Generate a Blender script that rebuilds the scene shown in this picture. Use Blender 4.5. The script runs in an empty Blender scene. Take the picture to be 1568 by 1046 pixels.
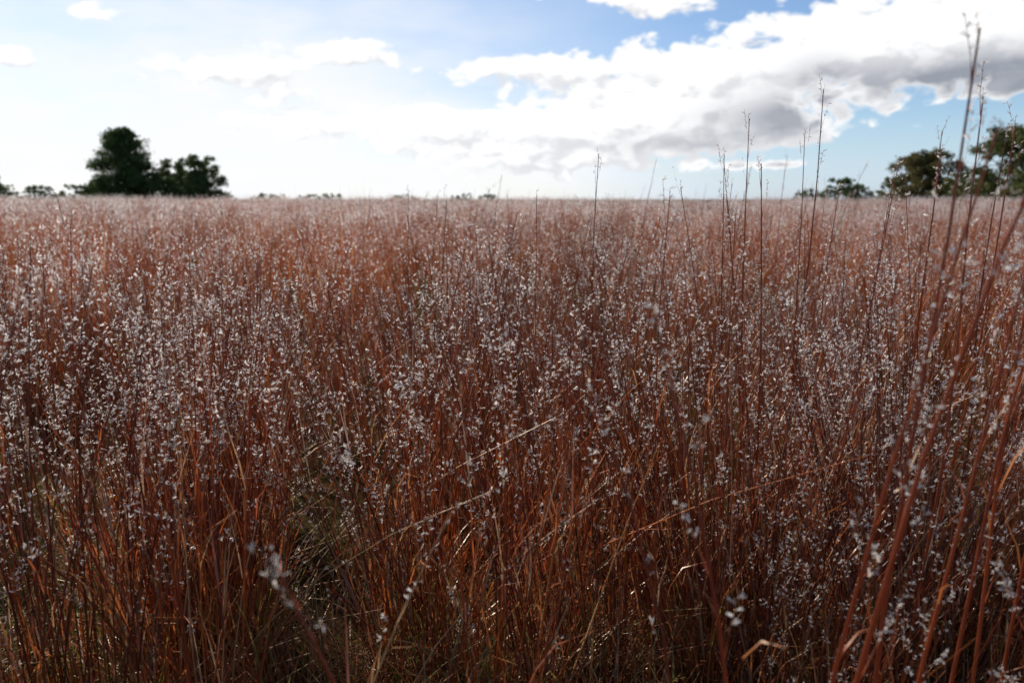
import bpy, math, random
import numpy as np
from mathutils import Vector, Matrix, Euler, noise as mnoise
R=math.radians
scene=bpy.context.scene
scene.view_settings.view_transform='Standard'
scene.view_settings.look='None'
scene.view_settings.exposure=0
SUN_AZ=-46.0; SUN_EL=37.0

# ---------------------------------------------------------------- terrain
def sst(a,b,x):
    t=max(0.0,min(1.0,(x-a)/(b-a))); return t*t*(3-2*t)
def ground_z(x,y):
    z=0.30*sst(6,42,y)-2.6*sst(52,150,y)
    z+=0.05*mnoise.noise(Vector((x*0.12,y*0.12,3.1)))*sst(3,12,abs(x)+abs(y))
    z+=0.12*mnoise.noise(Vector((x*0.035,y*0.035,7.7)))*sst(8,30,abs(x)+abs(y))
    return z
def patchtint(x,y):
    n=mnoise.noise(Vector((x*0.33,y*0.33,1.3)))*1.6
    n=max(-1,min(1,n)); t=(n+1)/2
    a=(0.84,0.84,0.96); b=(1.15,1.05,0.86)
    return tuple(a[j]+(b[j]-a[j])*t for j in range(3))

# ---------------------------------------------------------------- mesh builder
class B:
    def __init__(s): s.v=[];s.f=[];s.c=[];s.m=[]
    def tube(s,pts,r0,r1,c0,c1,n=3,mat=0):
        k=len(s.v);L=len(pts)
        for i,p in enumerate(pts):
            t=i/(L-1); r=r0+(r1-r0)*t
            d=(pts[min(i+1,L-1)]-pts[max(i-1,0)])
            a=Vector((1,0,0)) if abs(d.x)<abs(d.y)+abs(d.z) else Vector((0,1,0))
            u=d.cross(a).normalized(); w=d.cross(u).normalized()
            col=tuple(c0[j]+(c1[j]-c0[j])*t for j in range(3))
            for q in range(n):
                an=2*math.pi*q/n
                s.v.append(tuple(p+u*(r*math.cos(an))+w*(r*math.sin(an)))); s.c.append(col)
        for i in range(L-1):
            for q in range(n):
                a=k+i*n+q;b=k+i*n+(q+1)%n
                s.f.append((a,b,b+n,a+n)); s.m.append(mat)
    def strip(s,pts,w,side,c0,c1,mat=0,tp=2.2):
        k=len(s.v);L=len(pts)
        for i,p in enumerate(pts):
            t=i/(L-1); ww=w*(1-t**tp)*(0.55+0.45*min(1,t*5))*0.5+0.00025
            col=tuple(c0[j]+(c1[j]-c0[j])*t for j in range(3))
            s.v.append(tuple(p-side*ww)); s.c.append(col)
            s.v.append(tuple(p+side*ww)); s.c.append(col)
        for i in range(L-1):
            a=k+2*i
            s.f.append((a,a+1,a+3,a+2)); s.m.append(mat)
    def tri(s,a,b,c,col,mat):
        k=len(s.v); s.v+= [tuple(a),tuple(b),tuple(c)]; s.c+=[col]*3
        s.f.append((k,k+1,k+2)); s.m.append(mat)
    def quad(s,a,b,c,d,col,mat):
        k=len(s.v); s.v+= [tuple(a),tuple(b),tuple(c),tuple(d)]; s.c+=[col]*4
        s.f.append((k,k+1,k+2,k+3)); s.m.append(mat)
    def arr(s):
        tot=np.array([len(f) for f in s.f],dtype=np.int32)
        lp=np.array([i for f in s.f for i in f],dtype=np.int32)
        return dict(v=np.array(s.v,dtype=np.float32),c=np.array(s.c,dtype=np.float32),l=lp,t=tot,m=np.array(s.m,dtype=np.int32))
    def mesh(s,name,mats): return mesh_arr(name,[s.arr()],mats)
def mesh_arr(name,parts,mats):
    off=0; Ls=[]
    for p in parts: Ls.append(p['l']+off); off+=len(p['v'])
    v=np.concatenate([p['v'] for p in parts]); c=np.concatenate([p['c'] for p in parts])
    l=np.concatenate(Ls); t=np.concatenate([p['t'] for p in parts]); m=np.concatenate([p['m'] for p in parts])
    me=bpy.data.meshes.new(name)
    me.vertices.add(len(v)); me.vertices.foreach_set('co',v.ravel())
    me.loops.add(len(l)); me.loops.foreach_set('vertex_index',l)
    me.polygons.add(len(t)); st=np.zeros(len(t),dtype=np.int32); st[1:]=np.cumsum(t)[:-1]
    me.polygons.foreach_set('loop_start',st)
    for q in mats: me.materials.append(q)
    me.polygons.foreach_set('material_index',m)
    at=me.color_attributes.new('Col','FLOAT_COLOR','POINT')
    a=np.ones((len(v),4),dtype=np.float32); a[:,:3]=c
    at.data.foreach_set('color',a.ravel())
    me.update(calc_edges=True)
    return me
def xform(p,loc,rot,scl,tint):
    A=np.array(Matrix.LocRotScale(Vector(loc),Euler(rot),Vector(scl)),dtype=np.float32)
    v=p['v']@A[:3,:3].T+A[:3,3]
    seed=p['c'][:,0]>0.66
    tn=np.where(seed[:,None],np.ones(3,dtype=np.float32),np.array(tint,dtype=np.float32))
    return dict(v=v.astype(np.float32),c=(p['c']*tn).astype(np.float32),l=p['l'],t=p['t'],m=p['m'])

def nt(mat):
    mat.use_nodes=True; t=mat.node_tree; t.nodes.clear(); return t
def grass_mat(name,transl,gfac,rough,gc=(1,.97,.93,1)):
    m=bpy.data.materials.new(name); t=nt(m); N=t.nodes; L=t.links
    at=N.new('ShaderNodeAttribute'); at.attribute_name='Col'; col=at.outputs['Color']
    p=N.new('ShaderNodeBsdfDiffuse'); L.new(col,p.inputs['Color'])
    tr=N.new('ShaderNodeBsdfTranslucent'); L.new(col,tr.inputs['Color'])
    ms=N.new('ShaderNodeMixShader'); ms.inputs['Fac'].default_value=transl
    L.new(p.outputs[0],ms.inputs[1]); L.new(tr.outputs[0],ms.inputs[2])
    gl=N.new('ShaderNodeBsdfGlossy'); gl.inputs['Roughness'].default_value=rough; gl.inputs['Color'].default_value=gc
    m2=N.new('ShaderNodeMixShader'); m2.inputs['Fac'].default_value=gfac
    L.new(ms.outputs[0],m2.inputs[1]); L.new(gl.outputs[0],m2.inputs[2])
    o=N.new('ShaderNodeOutputMaterial'); L.new(m2.outputs[0],o.inputs['Surface'])
    return m
M_STEM=grass_mat('bluestem_stem_material',0.42,0.055,0.36,(1,.86,.72,1))
M_SEED=grass_mat('seed_tuft_material',0.64,0.05,0.6)
MATS=[M_STEM,M_SEED]

# ---------------------------------------------------------------- little bluestem
def rv(rg,s=1): return Vector((rg.gauss(0,s),rg.gauss(0,s),rg.gauss(0,s)))
RED=(0.39,0.085,0.034); ORG=(0.60,0.19,0.050); PUR=(0.21,0.060,0.040); STR=(0.60,0.40,0.22); GRN=(0.22,0.22,0.045); BRN=(0.20,0.092,0.050)
def mixc(a,b,t): return tuple(a[j]+(b[j]-a[j])*t for j in range(3))
def seedcol(rg):
    g=rg.uniform(0.74,0.98); return (g,g*0.93,g*0.86)
def raceme(b,rg,p,d,ln,nsp,fl=1.0,tp=0.72):
    side=d.cross(rv(rg)).normalized()
    bend=side.cross(d).normalized()*rg.uniform(0,0.25)
    b.strip([p,p+d*ln+bend*ln],0.0012,side,PUR,BRN)
    for i in range(nsp):
        t=(i+0.7)/nsp
        q=p+d*(ln*t)+bend*(ln*t*t)
        s=side*(1 if i%2 else -1)
        out=(d*0.9+s*0.55+rv(rg,0.12)).normalized()
        w=out.cross(rv(rg)).normalized()
        sl=rg.uniform(0.006,0.009)
        b.tri(q+w*0.0009,q-w*0.0009,q+out*sl,mixc(BRN,STR,rg.uniform(0,0.6)),0)
        if rg.random()<tp:
            col=seedcol(rg); k=fl*1.08
            for h in range(4):
                o=(out*0.75+s*0.55+rv(rg,0.36)).normalized()
                w2=o.cross(rv(rg)).normalized()*rg.uniform(0.0005,0.0012)*k
                e=q+o*rg.uniform(0.005,0.0105)*k
                b.tri(q,e+w2,e-w2,col,1)
def stem(b,rg,base,h,lean,curv,thick=1.0,seeds=1.0,fl=1.0,nodes=None,stemcol=None,leaves=True,t0=None):
    kind=rg.random()
    top=stemcol or (RED if kind<0.45 else (ORG if kind<0.68 else (PUR if kind<0.92 else STR)))
    low=mixc(ORG if rg.random()<0.82 else GRN,RED,rg.random()*0.6)
    n=7
    ph=rg.uniform(0,6.28); wob=rg.uniform(0.002,0.008)*h
    def P(t):
        return base+Vector((0,0,h*t*(1-0.06*lean.length*t)))+lean*(t*0.45+t*t*0.55)+curv*(t**3)+Vector((math.cos(ph+t*7),math.sin(ph+t*6),0))*wob
    pts=[P(i/(n-1)) for i in range(n)]
    k=3
    b.tube(pts[:k+1],0.0020*thick,0.0015*thick,low,top)
    b.tube(pts[k:],0.0015*thick,0.0006*thick,top,mixc(top,PUR,0.4))
    if leaves:
        for i in range(rg.choice((2,3,4))):
            t=rg.uniform(0.05,0.66); p=P(t); a=rg.uniform(0,6.28)
            o=Vector((math.cos(a),math.sin(a),0)); ln=rg.uniform(0.12,0.28)*(1 if t>0.3 else 1.3)
            up=rg.uniform(0.8,1.0); dr=rg.uniform(0.0,0.6)
            lp=[p+Vector((0,0,ln*up*s*(1-dr*s)))+o*(ln*(0.12*s+0.32*s*s*rg.uniform(0.4,1.1))) for s in (0,0.33,0.67,1)]
            lc=mixc(rg.choice((ORG,RED,ORG,STR,RED)),BRN,rg.uniform(0,0.4))
            if t<0.25 and rg.random()<0.35: lc=GRN
            sd=Vector((-o.y,o.x,rg.uniform(-0.5,0.5))).normalized()
            b.strip(lp,rg.uniform(0.0024,0.0050),sd,lc,mixc(lc,ORG,0.3))
    nn=nodes if nodes is not None else rg.randint(3,7)
    t0=t0 or rg.choice((rg.uniform(0.40,0.55),rg.uniform(0.55,0.78)))
    if rg.random()<seeds:
        for i in range(nn):
            t=t0+(1-t0)*(i+rg.random()*0.6)/nn; t=min(t,0.99); p=P(t)
            tang=(P(min(1,t+0.02))-P(t-0.02)).normalized()
            a=i*2.6+rg.uniform(-0.5,0.5)
            o=Vector((math.cos(a),math.sin(a),0))
            bl=rg.uniform(0.03,0.075)*(1.1-0.5*t)
            e=p+tang*bl+o*bl*rg.uniform(0.15,0.4)
            b.strip([p,e],0.0014*thick,Vector((-o.y,o.x,0)),top,top,tp=9)
            d=(tang+o*rg.uniform(0.05,0.35)+rv(rg,0.07)).normalized()
            raceme(b,rg,e,d,rg.uniform(0.034,0.058),rg.randint(3,6),fl)
        raceme(b,rg,P(0.985),(P(1)-P(0.97)).normalized(),0.035,4,fl)
def basal(b,rg,n,rad,lmin,lmax,green=0.15,segs=4):
    for i in range(n):
        a=rg.uniform(0,6.28); r=rad*1.1*math.sqrt(rg.random()); o=Vector((math.cos(a),math.sin(a),0))
        p=o*r; ln=rg.uniform(lmin,lmax); a2=a+rg.gauss(0,0.8); o2=Vector((math.cos(a2),math.sin(a2),0))
        k=rg.uniform(0.2,0.75)
        lp=[p+Vector((0,0,ln*(s-0.63*k*s*s)))+o2*(ln*k*s*s) for s in [j/segs for j in range(segs+1)]]
        lc=mixc(rg.choice((ORG,RED,STR,BRN,ORG)),BRN,rg.uniform(0,0.6))
        if rg.random()<green: lc=GRN
        b.strip(lp,rg.uniform(0.0028,0.005),Vector((-o2.y,o2.x,rg.uniform(-.3,.3))).normalized(),lc,mixc(lc,STR,0.3))
def clump(seed,ns,rad,hmin,hmax,seeds=0.62,spread=0.12,fl=1.0,thick=1.0,col=None):
    rg=random.Random(seed); b=B()
    cl=Vector((rg.gauss(0.04,0.05),rg.gauss(0,0.04),0))
    for i in range(ns):
        a=rg.uniform(0,6.28); r=rad*math.sqrt(rg.random())
        o=Vector((math.cos(a),math.sin(a),0))
        lean=o*(r/rad)*spread*rg.uniform(0.3,1.3)+cl+Vector((rg.gauss(0,0.035),rg.gauss(0,0.035),0))
        if rg.random()<0.07: lean*=2.4
        h=rg.uniform(hmin,hmax)*(1-0.12*(r/rad))
        stem(b,rg,o*r+Vector((0,0,-0.02)),h,lean,lean*rg.uniform(-0.2,0.6),seeds=seeds,fl=fl,thick=thick,stemcol=col)
    basal(b,rg,int(ns*1.0),rad,0.18,0.55)
    return b
def green_tuft(seed):
    rg=random.Random(seed); b=B()
    for i in range(60):
        a=rg.uniform(0,6.28); r=0.13*math.sqrt(rg.random()); o=Vector((math.cos(a),math.sin(a),0))
        p=o*r; ln=rg.uniform(0.08,0.32); a2=a+rg.gauss(0,0.9); o2=Vector((math.cos(a2),math.sin(a2),0))
        k=rg.uniform(0.3,1.0)
        lp=[p+Vector((0,0,ln*(s-0.65*k*s*s)))+o2*(ln*k*s*s) for s in (0,0.25,0.5,0.75,1)]
        q=rg.random()
        lc=mixc((0.07,0.10,0.014),(0.19,0.19,0.032),rg.random()) if q<0.6 else mixc(mixc(STR,RED,.6),BRN,rg.random())
        b.strip(lp,rg.uniform(0.003,0.006),Vector((-o2.y,o2.x,rg.uniform(-.3,.3))).normalized(),lc,lc)
    return b
def lodstem(b,rg,base,h,lean,w,nt_,ts,segs,nl,sp):
    kind=rg.random()
    top=RED if kind<0.45 else (ORG if kind<0.66 else (PUR if kind<0.90 else STR))
    a=rg.uniform(0,3.14); sd=Vector((math.cos(a),math.sin(a)*0.6,0)).normalized()
    def P(t): return base+Vector((0,0,h*t))+lean*(t*0.4+t*t*0.6)
    b.strip([P(i/segs) for i in range(segs+1)],w,sd,mixc(ORG,top,0.6),mixc(top,PUR,0.2),tp=5)
    for i in range(nl):
        t=rg.uniform(0.05,0.6);p=P(t);a=rg.uniform(0,6.28);o=Vector((math.cos(a),math.sin(a),0));ln=rg.uniform(0.15,0.32)
        lc=mixc(rg.choice((ORG,RED,STR,BRN)),BRN,rg.uniform(0,.5))
        b.strip([p,p+Vector((0,0,ln*.5))+o*ln*.12,p+Vector((0,0,ln*.85))+o*ln*.4],w*1.5,Vector((-o.y,o.x,0)),lc,lc)
    if rg.random()<sp:
        t0=rg.uniform(.4,.75)
        for i in range(nt_):
            t=rg.uniform(t0,1.0); q=P(t)+Vector((rg.gauss(0,0.016),rg.gauss(0,0.016),0.02))
            u=Vector((rg.gauss(0,.35),rg.gauss(0,.35),1)).normalized(); v=u.cross(rv(rg)).normalized(); s=ts*rg.uniform(0.6,1.4)
            b.quad(q-u*s*.7,q+v*s*.25,q+u*s*.7,q-v*s*.25,seedcol(rg),1)
def tile(seed,size,dens,w,ntuft,ts,segs,nl,tuss,sps):
    rg=random.Random(seed); b=B(); n=int(size*size*dens/tuss)
    for i in range(n):
        cx=rg.uniform(-.5,.5)*size; cy=rg.uniform(-.5,.5)*size; hh=rg.uniform(0.76,0.92) if rg.random()<.5 else rg.uniform(1.0,1.2); cl=Vector((rg.gauss(.04,.06),rg.gauss(0,.05),0))
        sp=rg.choice(sps)
        if mnoise.noise(Vector((cx*1.3,cy*1.3,seed*1.7)))<-0.14: continue
        for j in range(tuss):
            a=rg.uniform(0,6.28); r=0.12*math.sqrt(rg.random()); o=Vector((math.cos(a)*r,math.sin(a)*r,0))
            lodstem(b,rg,Vector((cx,cy,-0.03))+o,hh*rg.uniform(0.72,1.06),o*1.0+cl,w,ntuft,ts,segs,nl,sp)
    return b
def instancer(name,protos,pts):
    col=bpy.data.collections.new(name+'_sources')
    for i,me in enumerate(protos):
        o=bpy.data.objects.new('%s_src_%02d'%(name,i),me); col.objects.link(o)
    me=bpy.data.meshes.new(name); me.from_pydata([p[0] for p in pts],[],[])
    a=me.attributes.new('rot','FLOAT_VECTOR','POINT'); a.data.foreach_set('vector',np.array([p[1] for p in pts],dtype=np.float32).ravel())
    a=me.attributes.new('scl','FLOAT_VECTOR','POINT'); a.data.foreach_set('vector',np.array([p[2] for p in pts],dtype=np.float32).ravel())
    a=me.attributes.new('idx','INT','POINT'); a.data.foreach_set('value',np.array([p[3] for p in pts],dtype=np.int32))
    ob=bpy.data.objects.new(name,me); scene.collection.objects.link(ob)
    g=bpy.data.node_groups.new(name+'_scatter','GeometryNodeTree')
    g.interface.new_socket('Geometry',in_out='INPUT',socket_type='NodeSocketGeometry')
    g.interface.new_socket('Geometry',in_out='OUTPUT',socket_type='NodeSocketGeometry')
    N=g.nodes;L=g.links
    gi=N.new('NodeGroupInput');go=N.new('NodeGroupOutput')
    ip=N.new('GeometryNodeInstanceOnPoints'); ci=N.new('GeometryNodeCollectionInfo')
    ci.inputs['Collection'].default_value=col; ci.inputs['Separate Children'].default_value=True; ci.inputs['Reset Children'].default_value=True
    def na(nm,dt):
        n=N.new('GeometryNodeInputNamedAttribute'); n.data_type=dt; n.inputs['Name'].default_value=nm; return n.outputs['Attribute']
    L.new(gi.outputs[0],ip.inputs['Points']); L.new(ci.outputs[0],ip.inputs['Instance'])
    ip.inputs['Pick Instance'].default_value=True
    L.new(na('idx','INT'),ip.inputs['Instance Index'])
    er=N.new('FunctionNodeEulerToRotation'); L.new(na('rot','FLOAT_VECTOR'),er.inputs[0]); L.new(er.outputs[0],ip.inputs['Rotation'])
    L.new(na('scl','FLOAT_VECTOR'),ip.inputs['Scale'])
    L.new(ip.outputs[0],go.inputs[0])
    md=ob.modifiers.new('scatter','NODES'); md.node_group=g
    return ob

GAPS=[(0.0,0.0,1.10,1.36),(-0.10,1.75,0.10,0.32),(-1.20,2.05,0.34,0.42),(-1.50,2.70,0.42,0.5),(-1.95,3.4,0.45,0.5),
 (-0.41,1.6,0.17,0.3),(-0.48,2.0,0.20,0.3),(-0.58,2.45,0.22,0.35),(-0.68,2.9,.26,.35),(0.5,3.0,.25,.4),(0.75,2.35,.16,.22),(1.5,3.3,.3,.35),(-0.2,3.6,.35,.3),(1.0,4.0,.4,.3),(2.3,3.9,.35,.35),(0.2,2.1,.12,.12)]
def gapv(x,y):
    m=9
    for cx,cy,rx,ry in GAPS:
        m=min(m,math.hypot((x-cx)/rx,(y-cy)/ry))
    return m
rg=random.Random(5)
protos=[clump(100+i,33,0.10,0.74,1.10,seeds=(.14,.8,.3,.5)[i%4]).arr() for i in range(8)]+[clump(200+i,14,0.09,0.66,0.98,spread=0.28,seeds=.5).arr() for i in range(3)]
greens=[green_tuft(500+i).arr() for i in range(4)]
parts=[]
def put(p,px,py,s,q=None,v=None,rx=None,ry=None):
    tl=0.14*mnoise.noise(Vector((px*0.6,py*0.6,4)))
    v=v or rg.choice((rg.uniform(0.6,0.85),rg.uniform(.9,1.4))); q=rg.uniform(-1,1) if q is None else q
    pt=patchtint(px,py)
    tint=(v*(1+0.10*q)*pt[0],v*(1+0.05*q)*pt[1],v*(1-0.2*q)*pt[2])
    parts.append(xform(p,(px,py,ground_z(px,py)),(rg.gauss(0,0.05)+tl*0.5 if rx is None else rx,rg.gauss(0.03,0.05)+tl if ry is None else ry,rg.uniform(0,6.28) if rx is None else 0.0),(s*rg.uniform(0.9,1.15),s*rg.uniform(0.9,1.15),s),tint))
def scatter(y0,y1,cell,k,b0,keep):
    y=y0
    while y<y1:
        hw=max(0,y)*k+b0; x=-hw
        while x<hw:
            px=x+rg.uniform(-.5,.5)*cell; py=y+rg.uniform(-.5,.5)*cell
            x+=cell
            if rg.random()>keep or gapv(px,py)<1: continue
            n=mnoise.noise(Vector((px*1.9,py*1.9,0.5)))
            if n<-0.22: continue
            s=(rg.uniform(0.72,0.86) if n<0.08 else rg.uniform(0.98,1.11))*(1+0.16*mnoise.noise(Vector((px*0.9,py*0.9,9))))
            put(rg.choice(protos),px,py,s)
        y+=cell
scatter(-1.6,0.85,0.36,0.0,2.0,0.75)
scatter(0.85,4.8,0.26,0.78,1.1,0.95)
for (x,y,s,n,r) in [(-0.80,1.78,1.02,6,.12),(-0.20,1.66,1.10,3,.04),(0.15,1.7,1.02,3,.12),(0.5,1.6,1.05,4,.14),(0.95,1.6,1.07,4,.16),(1.4,1.7,1.1,3,.15),(0.35,2.3,1.10,3,.15),(-0.98,2.55,1.08,3,.10),(1.25,2.2,1.12,3,.15),(-0.1,2.4,1.10,3,.12),(1.8,2.5,1.14,3,.15),(2.3,3.0,1.16,3,.2)]:
    for i in range(n): put(protos[rg.randrange(8)],x+rg.gauss(0,r*.6),y+rg.gauss(0,r*.6),s*rg.uniform(.96,1.05))
pur=[clump(250+i,20,0.10,0.80,1.08,seeds=.8,spread=0.16,col=PUR).arr() for i in range(2)]
for (x,y,s) in [(-1.10,1.15,1.06),(-1.26,1.38,1.10),(-1.50,1.55,1.10),(-1.3,1.15,1.12)]:
    put(pur[rg.randrange(2)],x,y,s,-0.6,1.0,rx=0.02,ry=rg.uniform(.06,.15))
for i in range(200):
    y=rg.uniform(0.2,5); x=rg.uniform(-1,1)*(y*0.8+0.8); s=rg.uniform(0.6,1.1)
    parts.append(xform(rg.choice(greens),(x,y,ground_z(x,y)-0.005),(rg.gauss(0,.1),rg.gauss(0,.1),rg.uniform(0,6.28)),(s,s,s),(.8,.8,.8)))
for cx,cy,rx,ry in GAPS[1:4]:
    for i in range(int(26*rx*ry/0.1)):
        a=rg.uniform(0,6.28); q=math.sqrt(rg.random())*1.1
        x=cx+rx*q*math.cos(a); y=cy+ry*q*math.sin(a); s=rg.uniform(0.5,1.0)
        parts.append(xform(rg.choice(greens),(x,y,ground_z(x,y)-0.005),(rg.gauss(0,.1),rg.gauss(0,.1),rg.uniform(0,6.28)),(s,s,s*rg.uniform(.8,1.2)),(1,1,1)))
lit_=B(); lr=random.Random(66); basal(lit_,lr,45,0.12,0.15,0.5,green=.15); lit_=lit_.arr()
for i in range(70):
    a=rg.uniform(-1.25,1.25); r=rg.uniform(1.3,1.75)
    x=math.sin(a)*r*.95; y=math.cos(a)*r; s=rg.uniform(.7,1.1)
    parts.append(xform(lit_,(x,y,ground_z(x,y)-0.005),(rg.gauss(0,.15),rg.gauss(0,.15),rg.uniform(0,6.28)),(s,s,s*rg.uniform(.8,1.3)),(.9,.9,.9)))
# tall stalks standing above the field
rg2=random.Random(77); tb=B()
def tall(x,y,h,lx,ly,thick=1.5,nodes=7,fl=1.0,c=None,t0=None,sd=1.0):
    stem(tb,rg2,Vector((x,y,ground_z(x,y))),h,Vector((lx,ly,0)),Vector((lx*0.3,0,0)),thick=thick,nodes=nodes,fl=fl,stemcol=c or mixc(RED,PUR,rg2.random()*.6),t0=t0,seeds=sd)
tall(0.92,2.35,1.55,0.02,0.0,2.2,9,t0=.6); tall(0.94,2.37,1.42,-0.03,0.0,1.8,8,t0=.6)
tall(0.74,2.30,1.46,-0.02,0.02,2.0,9,t0=.6); tall(0.70,2.33,1.36,-0.04,0.02,1.8,7); tall(0.83,2.5,1.34,-0.10,0,1.8)
tall(1.52,2.75,1.46,0.02,0.0,2.6,10); tall(0.27,2.4,1.36,0.0,0.0,1.8,6); tall(-0.28,2.5,1.22,0.05,0,1.8)
tall(1.75,5.0,1.5,0.05,0,2); tall(0.9,5.5,1.5,0.1,0,2);tall(1.3,4.6,1.42,0.12,0,2);tall(-0.2,5.2,1.38,0.1,0,2)
OR2=(0.48,0.115,0.040)
tall(0.33,0.80,1.42,0.20,-0.04,2.8,12,1.1,OR2,.45); tall(0.36,0.84,1.30,0.13,0.0,2.6,9,1.1,OR2); tall(0.47,0.86,1.42,0.05,0.05,2.6,12,1.1,RED,.45)
tall(0.55,0.95,1.25,0.10,0.0,2.2,9,1.1,OR2); tall(0.62,1.0,1.30,0.12,0,2.2,8,1.1,RED)
tall(0.33,0.78,1.10,-0.14,0.0,2.4,4,1.1,RED,.6); tall(0.27,0.9,0.98,-0.12,0,1.9,5,1.0)
tall(-0.02,0.66,0.88,-0.16,0.0,3.0,3,1.0,RED,.85); tall(-0.30,0.95,0.80,0.16,0,1.6,4,1.0,STR)
tall(0.72,1.05,1.2,0.02,0,2.2,8,1.0,OR2); tall(0.85,1.15,1.28,0.05,0,2.2,8,1.0,RED)
tall(0.80,1.35,1.40,0.03,0,2.2,9,1.0,RED,.5); tall(0.98,1.6,1.38,0.06,0,2.2,9,1.0,OR2,.5); tall(1.12,1.55,1.46,0.05,0,2.3,9,1.0,RED,.5)
tall(0.60,1.7,1.30,-0.03,0,2.0,9,1.0,RED,.5); tall(1.35,2.1,1.40,0.0,0,2.0,9,1.0,PUR,.5)
for i in range(10):
    tall(-0.88-rg2.random()*.25,1.0+rg2.random()*.3,rg2.uniform(1.0,1.18),rg2.uniform(.05,.24),0,1.5,9,1.0,PUR)
for i in range(130):
    y=rg2.uniform(1.4,5); x=rg2.uniform(-0.75,0.8)*y
    if gapv(x,y)<1: continue
    tall(x,y,rg2.uniform(1.06,1.26)+.08*(x/y),rg2.gauss(0.04,.09),rg2.gauss(0,.06),1.4,9,1.0,t0=rg2.uniform(.4,.6))
for i in range(20):
    x=rg2.uniform(-1.1,0.1); y=rg2.uniform(1.35,1.75)
    tall(x,y,rg2.uniform(.55,.85),rg2.uniform(-.1,.6),rg2.uniform(-.2,.1),1.2,6,1.0,STR if rg2.random()<.5 else None)
for i in range(90):
    y=rg2.uniform(5,44); x=rg2.uniform(-0.15,0.62)*y
    tall(x,y,rg2.uniform(1.15,1.48),rg2.gauss(0.14,0.08),0,2.2,8,1.6,STR if rg2.random()<.4 else None)
ob=bpy.data.objects.new('tall_grass_stalks',tb.mesh('tall_grass_stalks',MATS)); scene.collection.objects.link(ob)
me=mesh_arr('near_tussocks',parts,MATS)
near=bpy.data.objects.new('near_tussocks',me); scene.collection.objects.link(near)
def tinted(a,t):
    a=dict(a); a['c']=np.where((a['c'][:,0]>0.66)[:,None],a['c'],a['c']*np.array(t,dtype=np.float32)).astype(np.float32); return a
TN=[(0.84,0.85,0.96),(1.12,1.0,.86),(0.95,.95,.98),(1.15,1.10,.98),(.78,.75,.78)]
mt=[mesh_arr('mid_patch_%d'%i,[tinted(tile(700+i,2.0,215,0.0040,7,0.0155,4,2,22,(.1,.3,.85)).arr(),TN[i])],MATS) for i in range(5)]
ft=[mesh_arr('far_patch_%d'%i,[tinted(tile(800+i,3.0,115,0.0065,6,0.029,3,1,16,(.12,.4,.95)).arr(),TN[i])],MATS) for i in range(5)]
pts=[]
def tiles(y0,y1,size,k,b0,base):
    y=y0+size/2
    while y<y1:
        x=-(y*k+b0)
        while x<y*k+b0:
            px=x+rg.uniform(-.15,.15)*size; py=y+rg.uniform(-.1,.1)*size
            s=0.96*(1+0.24*mnoise.noise(Vector((px*0.22,py*0.22,9))))*rg.uniform(0.93,1.07)
            pts.append(((px,py,ground_z(px,py)),(0,0.03,rg.uniform(0,6.28)),(1.06,1.06,s),base+rg.randrange(5)))
            x+=size
        y+=size
tiles(4.6,14.6,2.0,0.78,1.5,0); tiles(14.6,60,3.0,0.76,2,5)
grass=instancer('prairie_grass',mt+ft,pts)
near.parent=grass

# ---------------------------------------------------------------- ground
def axis(lim_list):
    out=set()
    for a,b,s in lim_list:
        v=a
        while v<=b+1e-6: out.add(round(v,3)); v+=s
    return sorted(out)
xs=axis([(-3000,-300,300),(-300,-80,20),(-80,-12,4),(-12,12,0.75),(12,80,4),(80,300,20),(300,3000,300)])
ys=axis([(-600,-60,90),(-60,-6,6),(-6,14,0.75),(14,80,3),(80,300,20),(300,4000,370)])
gv=[(x,y,ground_z(x,y)) for y in ys for x in xs]; nx=len(xs)
gf=[(j*nx+i,j*nx+i+1,(j+1)*nx+i+1,(j+1)*nx+i) for j in range(len(ys)-1) for i in range(nx-1)]
me=bpy.data.meshes.new('ground'); me.from_pydata(gv,[],gf)
for p in me.polygons: p.use_smooth=True
gm=bpy.data.materials.new('thatch_ground_material'); t=nt(gm);N=t.nodes;L=t.links
tc=N.new('ShaderNodeTexCoord')
n1=N.new('ShaderNodeTexNoise'); n1.inputs['Scale'].default_value=2.2; n1.inputs['Detail'].default_value=4; n1.inputs['Roughness'].default_value=0.7
n2=N.new('ShaderNodeTexNoise'); n2.inputs['Scale'].default_value=55; n2.inputs['Detail'].default_value=2
L.new(tc.outputs['Object'],n1.inputs['Vector']); L.new(tc.outputs['Object'],n2.inputs['Vector'])
c1=N.new('ShaderNodeValToRGB'); e=c1.color_ramp.elements; e[0].position=.35; e[0].color=(0.03,0.018,0.010,1); e[1].position=.7; e[1].color=(0.12,0.055,0.03,1)
x=e.new(0.55); x.color=(0.06,0.05,0.02,1)
L.new(n1.outputs['Fac'],c1.inputs['Fac'])
c2=N.new('ShaderNodeValToRGB'); e=c2.color_ramp.elements; e[0].position=.3; e[0].color=(.4,.4,.4,1); e[1].position=.7; e[1].color=(1.6,1.5,1.3,1)
L.new(n2.outputs['Fac'],c2.inputs['Fac'])
mx=N.new('ShaderNodeMix'); mx.data_type='RGBA'; mx.blend_type='MULTIPLY'; mx.inputs['Factor'].default_value=1
L.new(c1.outputs[0],mx.inputs['A']); L.new(c2.outputs[0],mx.inputs['B'])
p=N.new('ShaderNodeBsdfDiffuse'); L.new(mx.outputs['Result'],p.inputs['Color'])
o=N.new('ShaderNodeOutputMaterial'); L.new(p.outputs[0],o.inputs[0])
me.materials.append(gm)
ob=bpy.data.objects.new('ground',me); scene.collection.objects.link(ob)

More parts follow.
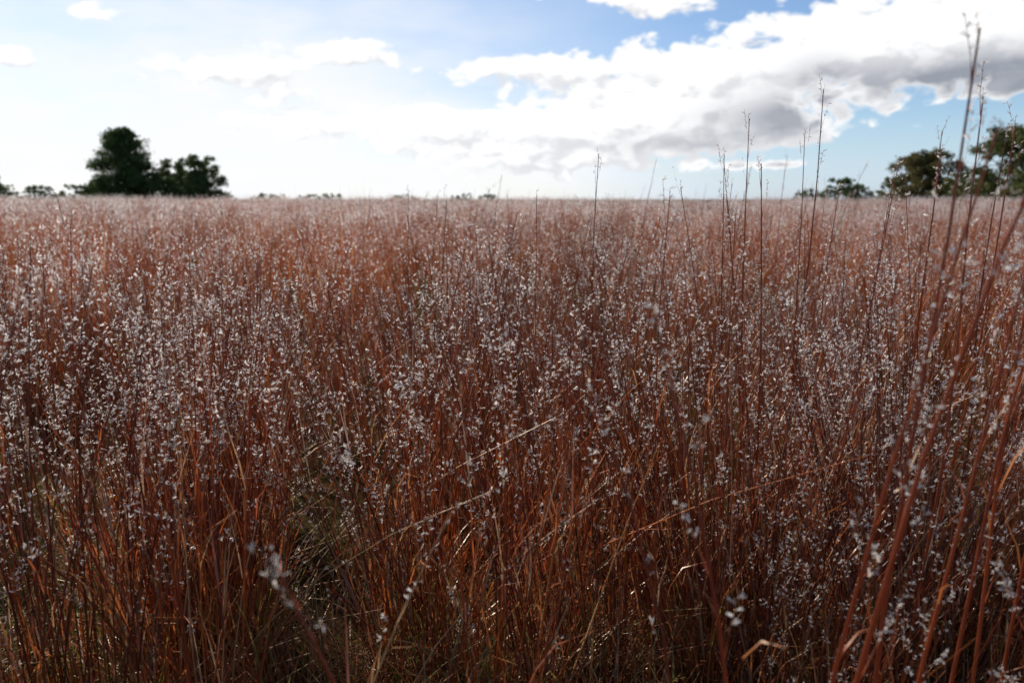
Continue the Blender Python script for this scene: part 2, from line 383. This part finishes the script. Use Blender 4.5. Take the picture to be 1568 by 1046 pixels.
# ---------------------------------------------------------------- trees
def leafmat(name,transl):
    m=bpy.data.materials.new(name); t=nt(m);N=t.nodes;L=t.links
    at=N.new('ShaderNodeAttribute'); at.attribute_name='Col'
    p=N.new('ShaderNodeBsdfPrincipled'); p.inputs['Roughness'].default_value=0.6; p.inputs['Specular IOR Level'].default_value=0.3
    L.new(at.outputs['Color'],p.inputs['Base Color'])
    tr=N.new('ShaderNodeBsdfTranslucent'); L.new(at.outputs['Color'],tr.inputs['Color'])
    ms=N.new('ShaderNodeMixShader'); ms.inputs['Fac'].default_value=transl
    L.new(p.outputs[0],ms.inputs[1]); L.new(tr.outputs[0],ms.inputs[2])
    o=N.new('ShaderNodeOutputMaterial'); L.new(ms.outputs[0],o.inputs[0]); return m
M_LEAF=leafmat('tree_leaf_material',0.25)
bm=bpy.data.materials.new('bark_material'); t=nt(bm)
p=t.nodes.new('ShaderNodeBsdfPrincipled'); p.inputs['Roughness'].default_value=0.9
n=t.nodes.new('ShaderNodeTexNoise'); n.inputs['Scale'].default_value=6; n.inputs['Detail'].default_value=6
c=t.nodes.new('ShaderNodeValToRGB'); c.color_ramp.elements[0].color=(0.03,0.022,0.016,1); c.color_ramp.elements[1].color=(0.12,0.09,0.07,1)
t.links.new(n.outputs['Fac'],c.inputs['Fac']); t.links.new(c.outputs[0],p.inputs['Base Color'])
o=t.nodes.new('ShaderNodeOutputMaterial'); t.links.new(p.outputs[0],o.inputs[0])
def tree_geo(b,x,y,h,w,seed,c0=(0.04,0.07,0.016),c1=(0.12,0.16,0.04),dens=1.0,leaf=0.3,shape='round',low=0.08):
    rg=random.Random(seed); base=Vector((x,y,ground_z(x,y)-0.1))
    bk=(0.08,0.06,0.05)
    th=h*0.6
    tp=[base+Vector((rg.gauss(0,0.1)*i*0.2,rg.gauss(0,.1)*i*.2,th*i/5)) for i in range(6)]
    b.tube(tp,0.032*h,0.012*h,bk,bk,n=7,mat=1)
    nc=int(110*dens)
    cents=[]
    for i in range(nc):
        t=rg.random()
        zz=low+(0.94-low)*t
        if shape=='cone': rr=(1-t)**0.62*0.95+0.09
        else: rr=math.sqrt(max(0.03,1-(abs(t-0.35)/0.72)**2.4))
        a=rg.uniform(0,6.28); q=math.sqrt(rg.random())*rr*rg.uniform(0.75,1.14)
        c=base+Vector((math.cos(a)*q*w*0.45,math.sin(a)*q*w*0.45,zz*h))
        cr=rg.uniform(0.05,0.135)*min(w,h)*(1.1-0.5*t)
        cents.append((c,cr))
    for c,cr in cents:
        s=tp[min(5,max(1,int((c.z-base.z)/h*5)))]
        if rg.random()<0.5:
            m=s.lerp(c,0.5)+Vector((0,0,-0.03*h))
            b.tube([s,m,c],0.008*h,0.003*h,bk,bk,n=3,mat=1)
        nl=int(min(480,34*(cr/leaf)**2))
        tone=rg.random()
        for k in range(nl):
            d=rv(rg).normalized(); rad=cr*(rg.random()**0.45)*(1+0.2*rg.gauss(0,1))
            p=c+Vector((d.x*rad*1.2,d.y*rad*1.2,d.z*rad*0.85))
            u=rv(rg).normalized(); v=u.cross(rv(rg)).normalized(); s=leaf*rg.uniform(0.5,1.2)
            col=mixc(c0,c1,min(1,max(0,tone*0.6+rg.random()*0.4)))
            b.quad(p-u*s*.5,p+v*s*.38,p+u*s*.5,p-v*s*.38,col,0)
def tree(name,*a,**k):
    b=B(); tree_geo(b,*a,**k)
    ob=bpy.data.objects.new(name,b.mesh(name,[M_LEAF,bm])); scene.collection.objects.link(ob)
tree('oak_tree',-48.6,95,11.2,11.4,17,dens=1.25,shape='cone')
tree('oak_tree',-39.8,96,7.9,8.0,12)
tree('oak_tree',-44.3,98,7.4,6.5,13,dens=.8)
tree('oak_tree',-68,95,6.6,7.5,14)
AC0=(0.055,0.075,0.018);AC1=(0.17,0.17,0.04)
tree('oak_tree',62,90,11.0,15.5,21,c0=AC0,c1=AC1,dens=1.7)
tree('oak_tree',60.5,110,9.9,12.5,22,c0=(0.07,0.07,0.018),c1=(0.20,0.16,0.045),dens=1.4)
tree('shrub',60.5,101,6.0,10,23,c0=AC0,c1=AC1,low=0.05)
tree('shrub',66,150,8.1,10,24,low=0.05,leaf=.4,dens=.9)
tree('shrub',75.5,150,8.2,9,25,c0=AC0,c1=AC1,low=0.05,leaf=.4,dens=.9)
b=B()
for i,(xx,hh,ww) in enumerate([(-168,8.6,18),(-158,8.2,17),(-148,7.6,17),(-138,8.0,16),(-128,7.4,16),(-119,7.9,14),(-110,6.8,13)]):
    tree_geo(b,xx,205+(i*37%11)-5,hh,ww,300+i,dens=0.8,leaf=0.7,low=0.05)
for i,(xx,hh,ww) in enumerate([(-77,5.5,15),(-66,5.2,14),(-58,5.5,13),(-36,5.4,12),(-16,5.4,11),(-7,5.1,10),(98,7.4,14),(112,7.6,14),(125,7.8,14)]):
    tree_geo(b,xx,245+(i*29%11)-5,hh,ww,400+i,dens=0.8,leaf=0.8,low=0.05)
ob=bpy.data.objects.new('distant_tree_line',b.mesh('distant_tree_line',[M_LEAF,bm])); scene.collection.objects.link(ob)

# ---------------------------------------------------------------- sky
w=bpy.data.worlds.new('World'); scene.world=w; w.use_nodes=True; T=w.node_tree; T.nodes.clear(); N=T.nodes; L=T.links
def setin(s,v):
    if isinstance(v,bpy.types.NodeSocket): L.new(v,s)
    else: s.default_value=v
def M(op,a,b=0.0,c=0.0,clamp=False):
    n=N.new('ShaderNodeMath'); n.operation=op; n.use_clamp=clamp
    setin(n.inputs[0],a); setin(n.inputs[1],b); setin(n.inputs[2],c); return n.outputs[0]
def V(op,a,b=(0,0,0)):
    n=N.new('ShaderNodeVectorMath'); n.operation=op; setin(n.inputs[0],a); setin(n.inputs[1],b)
    return n.outputs['Value'] if op in('DOT_PRODUCT','LENGTH') else n.outputs[0]
def SS(x,a,b,lo=0.0,hi=1.0):
    n=N.new('ShaderNodeMapRange'); n.interpolation_type='SMOOTHSTEP'
    setin(n.inputs['Value'],x); n.inputs['From Min'].default_value=a; n.inputs['From Max'].default_value=b
    n.inputs['To Min'].default_value=lo; n.inputs['To Max'].default_value=hi; return n.outputs['Result']
def MIXC(f,a,b):
    n=N.new('ShaderNodeMix'); n.data_type='RGBA'; setin(n.inputs['Factor'],f); setin(n.inputs['A'],a); setin(n.inputs['B'],b); return n.outputs['Result']
tc=N.new('ShaderNodeTexCoord'); sep=N.new('ShaderNodeSeparateXYZ'); L.new(tc.outputs['Generated'],sep.inputs[0])
az=M('MULTIPLY',M('ARCTAN2',sep.outputs[0],sep.outputs[1]),180/math.pi)
el=M('MULTIPLY',M('ARCSINE',sep.outputs[2]),180/math.pi)
cb=N.new('ShaderNodeCombineXYZ'); L.new(az,cb.inputs[0]); L.new(el,cb.inputs[1]); P0=cb.outputs[0]
def blobs(p,lst):
    tot=None
    for (a,e,ra,re,wt) in lst:
        q=V('MULTIPLY',V('SUBTRACT',p,(a,e,0)),(1/ra,1/re,0))
        g=M('EXPONENT',M('MULTIPLY',V('DOT_PRODUCT',q,q),-1.0))
        tot=M('MULTIPLY',g,wt) if tot is None else M('MULTIPLY_ADD',g,wt,tot)
    return tot
CL=[(12,8.6,6.5,3.2,1.2),(7,5.2,6.5,2.0,1.0),(17,5.0,6.5,2.0,1.2),(25,10,8,3.4,1.35),(34,9.4,8,2.8,1.35),(3.0,9.2,3.8,1.5,1.0),
 (9,13.8,8,1.1,1.0),(-1,5.0,7,1.9,.95),(2,2.6,11,1.4,.85),(-11.5,10.3,4.5,1.3,1.05),(-3,9.2,3.4,1.0,1.0),
 (-20,9.0,6,1.5,1.0),(-27.5,11.6,3.2,.9,1.0),(-33.5,8.6,3.4,.9,1.0),(19,2.3,5,.5,.75),(-14,5.5,12,2.2,.85),
 (65,12,18,6,.8),(120,15,40,6,.8)]
wn=N.new('ShaderNodeTexNoise'); wn.inputs['Scale'].default_value=0.35; wn.inputs['Detail'].default_value=2
L.new(V('MULTIPLY',P0,(0.6,1.2,1)),wn.inputs['Vector'])
warp=V('MULTIPLY',V('SUBTRACT',wn.outputs['Color'],(.5,.5,.5)),(2.6,1.2,0))
PW=V('ADD',P0,warp)
def dens(pw,det,vd):
    n1=N.new('ShaderNodeTexNoise'); n1.inputs['Scale'].default_value=0.34; n1.inputs['Detail'].default_value=det; n1.inputs['Roughness'].default_value=0.56
    L.new(V('MULTIPLY',pw,(0.75,1.4,1)),n1.inputs['Vector'])
    vo=N.new('ShaderNodeTexVoronoi'); vo.feature='F1'; vo.inputs['Scale'].default_value=0.62; vo.inputs['Detail'].default_value=vd; vo.inputs['Roughness'].default_value=0.5
    L.new(V('MULTIPLY',pw,(0.8,1.3,1)),vo.inputs['Vector'])
    b=blobs(pw,CL)
    d=M('MULTIPLY_ADD',M('SUBTRACT',n1.outputs['Fac'],0.5),1.3,b)
    d=M('MULTIPLY_ADD',M('SUBTRACT',0.4,vo.outputs['Distance']),0.5,d)
    return d
D0=dens(PW,6,2); D1=dens(V('ADD',PW,(-0.8,0.8,0)),4,1)
alpha=SS(D0,0.34,0.60)
dd=M('SUBTRACT',D0,D1)
lit=SS(dd,-0.46,0.06)
DK=[(31,7.1,10,1.6,1.25),(21,5.5,6,1.3,1.05),(13,3.8,6,.8,.5),(19,2.3,4.5,.5,.9),(21.5,8.0,2.2,1.6,.5),(38,8,6,2,.6)]
dark=M('MULTIPLY',blobs(P0,DK),SS(D0,0.45,0.95),clamp=True)
shade=M('MULTIPLY',M('MULTIPLY_ADD',lit,0.32,0.74),M('SUBTRACT',1.0,M('MULTIPLY',dark,0.70)),clamp=True)
ccol=MIXC(shade,(0.12,0.155,0.23,1),(1.04,1.04,1.05,1))
sky=N.new('ShaderNodeTexSky'); sky.sky_type='NISHITA'; sky.sun_disc=False
sky.sun_elevation=R(SUN_EL); sky.sun_rotation=R(SUN_AZ%360); sky.air_density=1.0; sky.dust_density=0.3; sky.ozone_density=3
skys=V('MULTIPLY',sky.outputs[0],(0.110,0.118,0.130))
veil=blobs(P0,[(-24,4,22,8.5,1.0),(-5,3,14,3.6,.75),(-14,13,20,6,.45)])
hz=M('MULTIPLY',SS(el,7.0,0.0),0.6)
veil=M('ADD',veil,hz,clamp=True)
wsp=N.new('ShaderNodeTexNoise'); wsp.inputs['Scale'].default_value=0.25; wsp.inputs['Detail'].default_value=3
L.new(V('MULTIPLY',P0,(0.5,1.6,1)),wsp.inputs['Vector'])
veil=M('MULTIPLY',veil,SS(wsp.outputs['Fac'],0.3,0.6,0.72,1.0))
vc=MIXC(SS(az,0,22),(0.98,0.99,1.0,1),(0.58,0.74,0.98,1))
s1=MIXC(veil,skys,vc)
fin=MIXC(alpha,s1,ccol)
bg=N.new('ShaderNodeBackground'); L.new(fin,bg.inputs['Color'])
L.new(SS(el,18,50,1.0,0.5),bg.inputs['Strength'])  # unseen upper sky dimmed on purpose to cut ambient fill and deepen contrast
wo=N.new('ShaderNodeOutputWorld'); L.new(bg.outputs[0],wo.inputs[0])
w.cycles.sampling_method='NONE'

sd=bpy.data.lights.new('sun','SUN'); sd.energy=5.0; sd.angle=R(0.5); sd.color=(1.0,0.94,0.84)
so=bpy.data.objects.new('sun',sd); scene.collection.objects.link(so)
dv=Vector((math.sin(R(SUN_AZ))*math.cos(R(SUN_EL)),math.cos(R(SUN_AZ))*math.cos(R(SUN_EL)),math.sin(R(SUN_EL))))
so.rotation_euler=dv.to_track_quat('Z','Y').to_euler(); so.location=(-20,20,30)

cam=bpy.data.cameras.new('camera'); co=bpy.data.objects.new('camera',cam); scene.collection.objects.link(co); scene.camera=co
cam.sensor_width=36; cam.lens=26; cam.clip_start=0.05; cam.clip_end=8000
co.location=(0,0,1.22); co.rotation_euler=(R(90-10.9),0,0)
cam.dof.use_dof=True; cam.dof.focus_distance=1.9; cam.dof.aperture_fstop=3.2
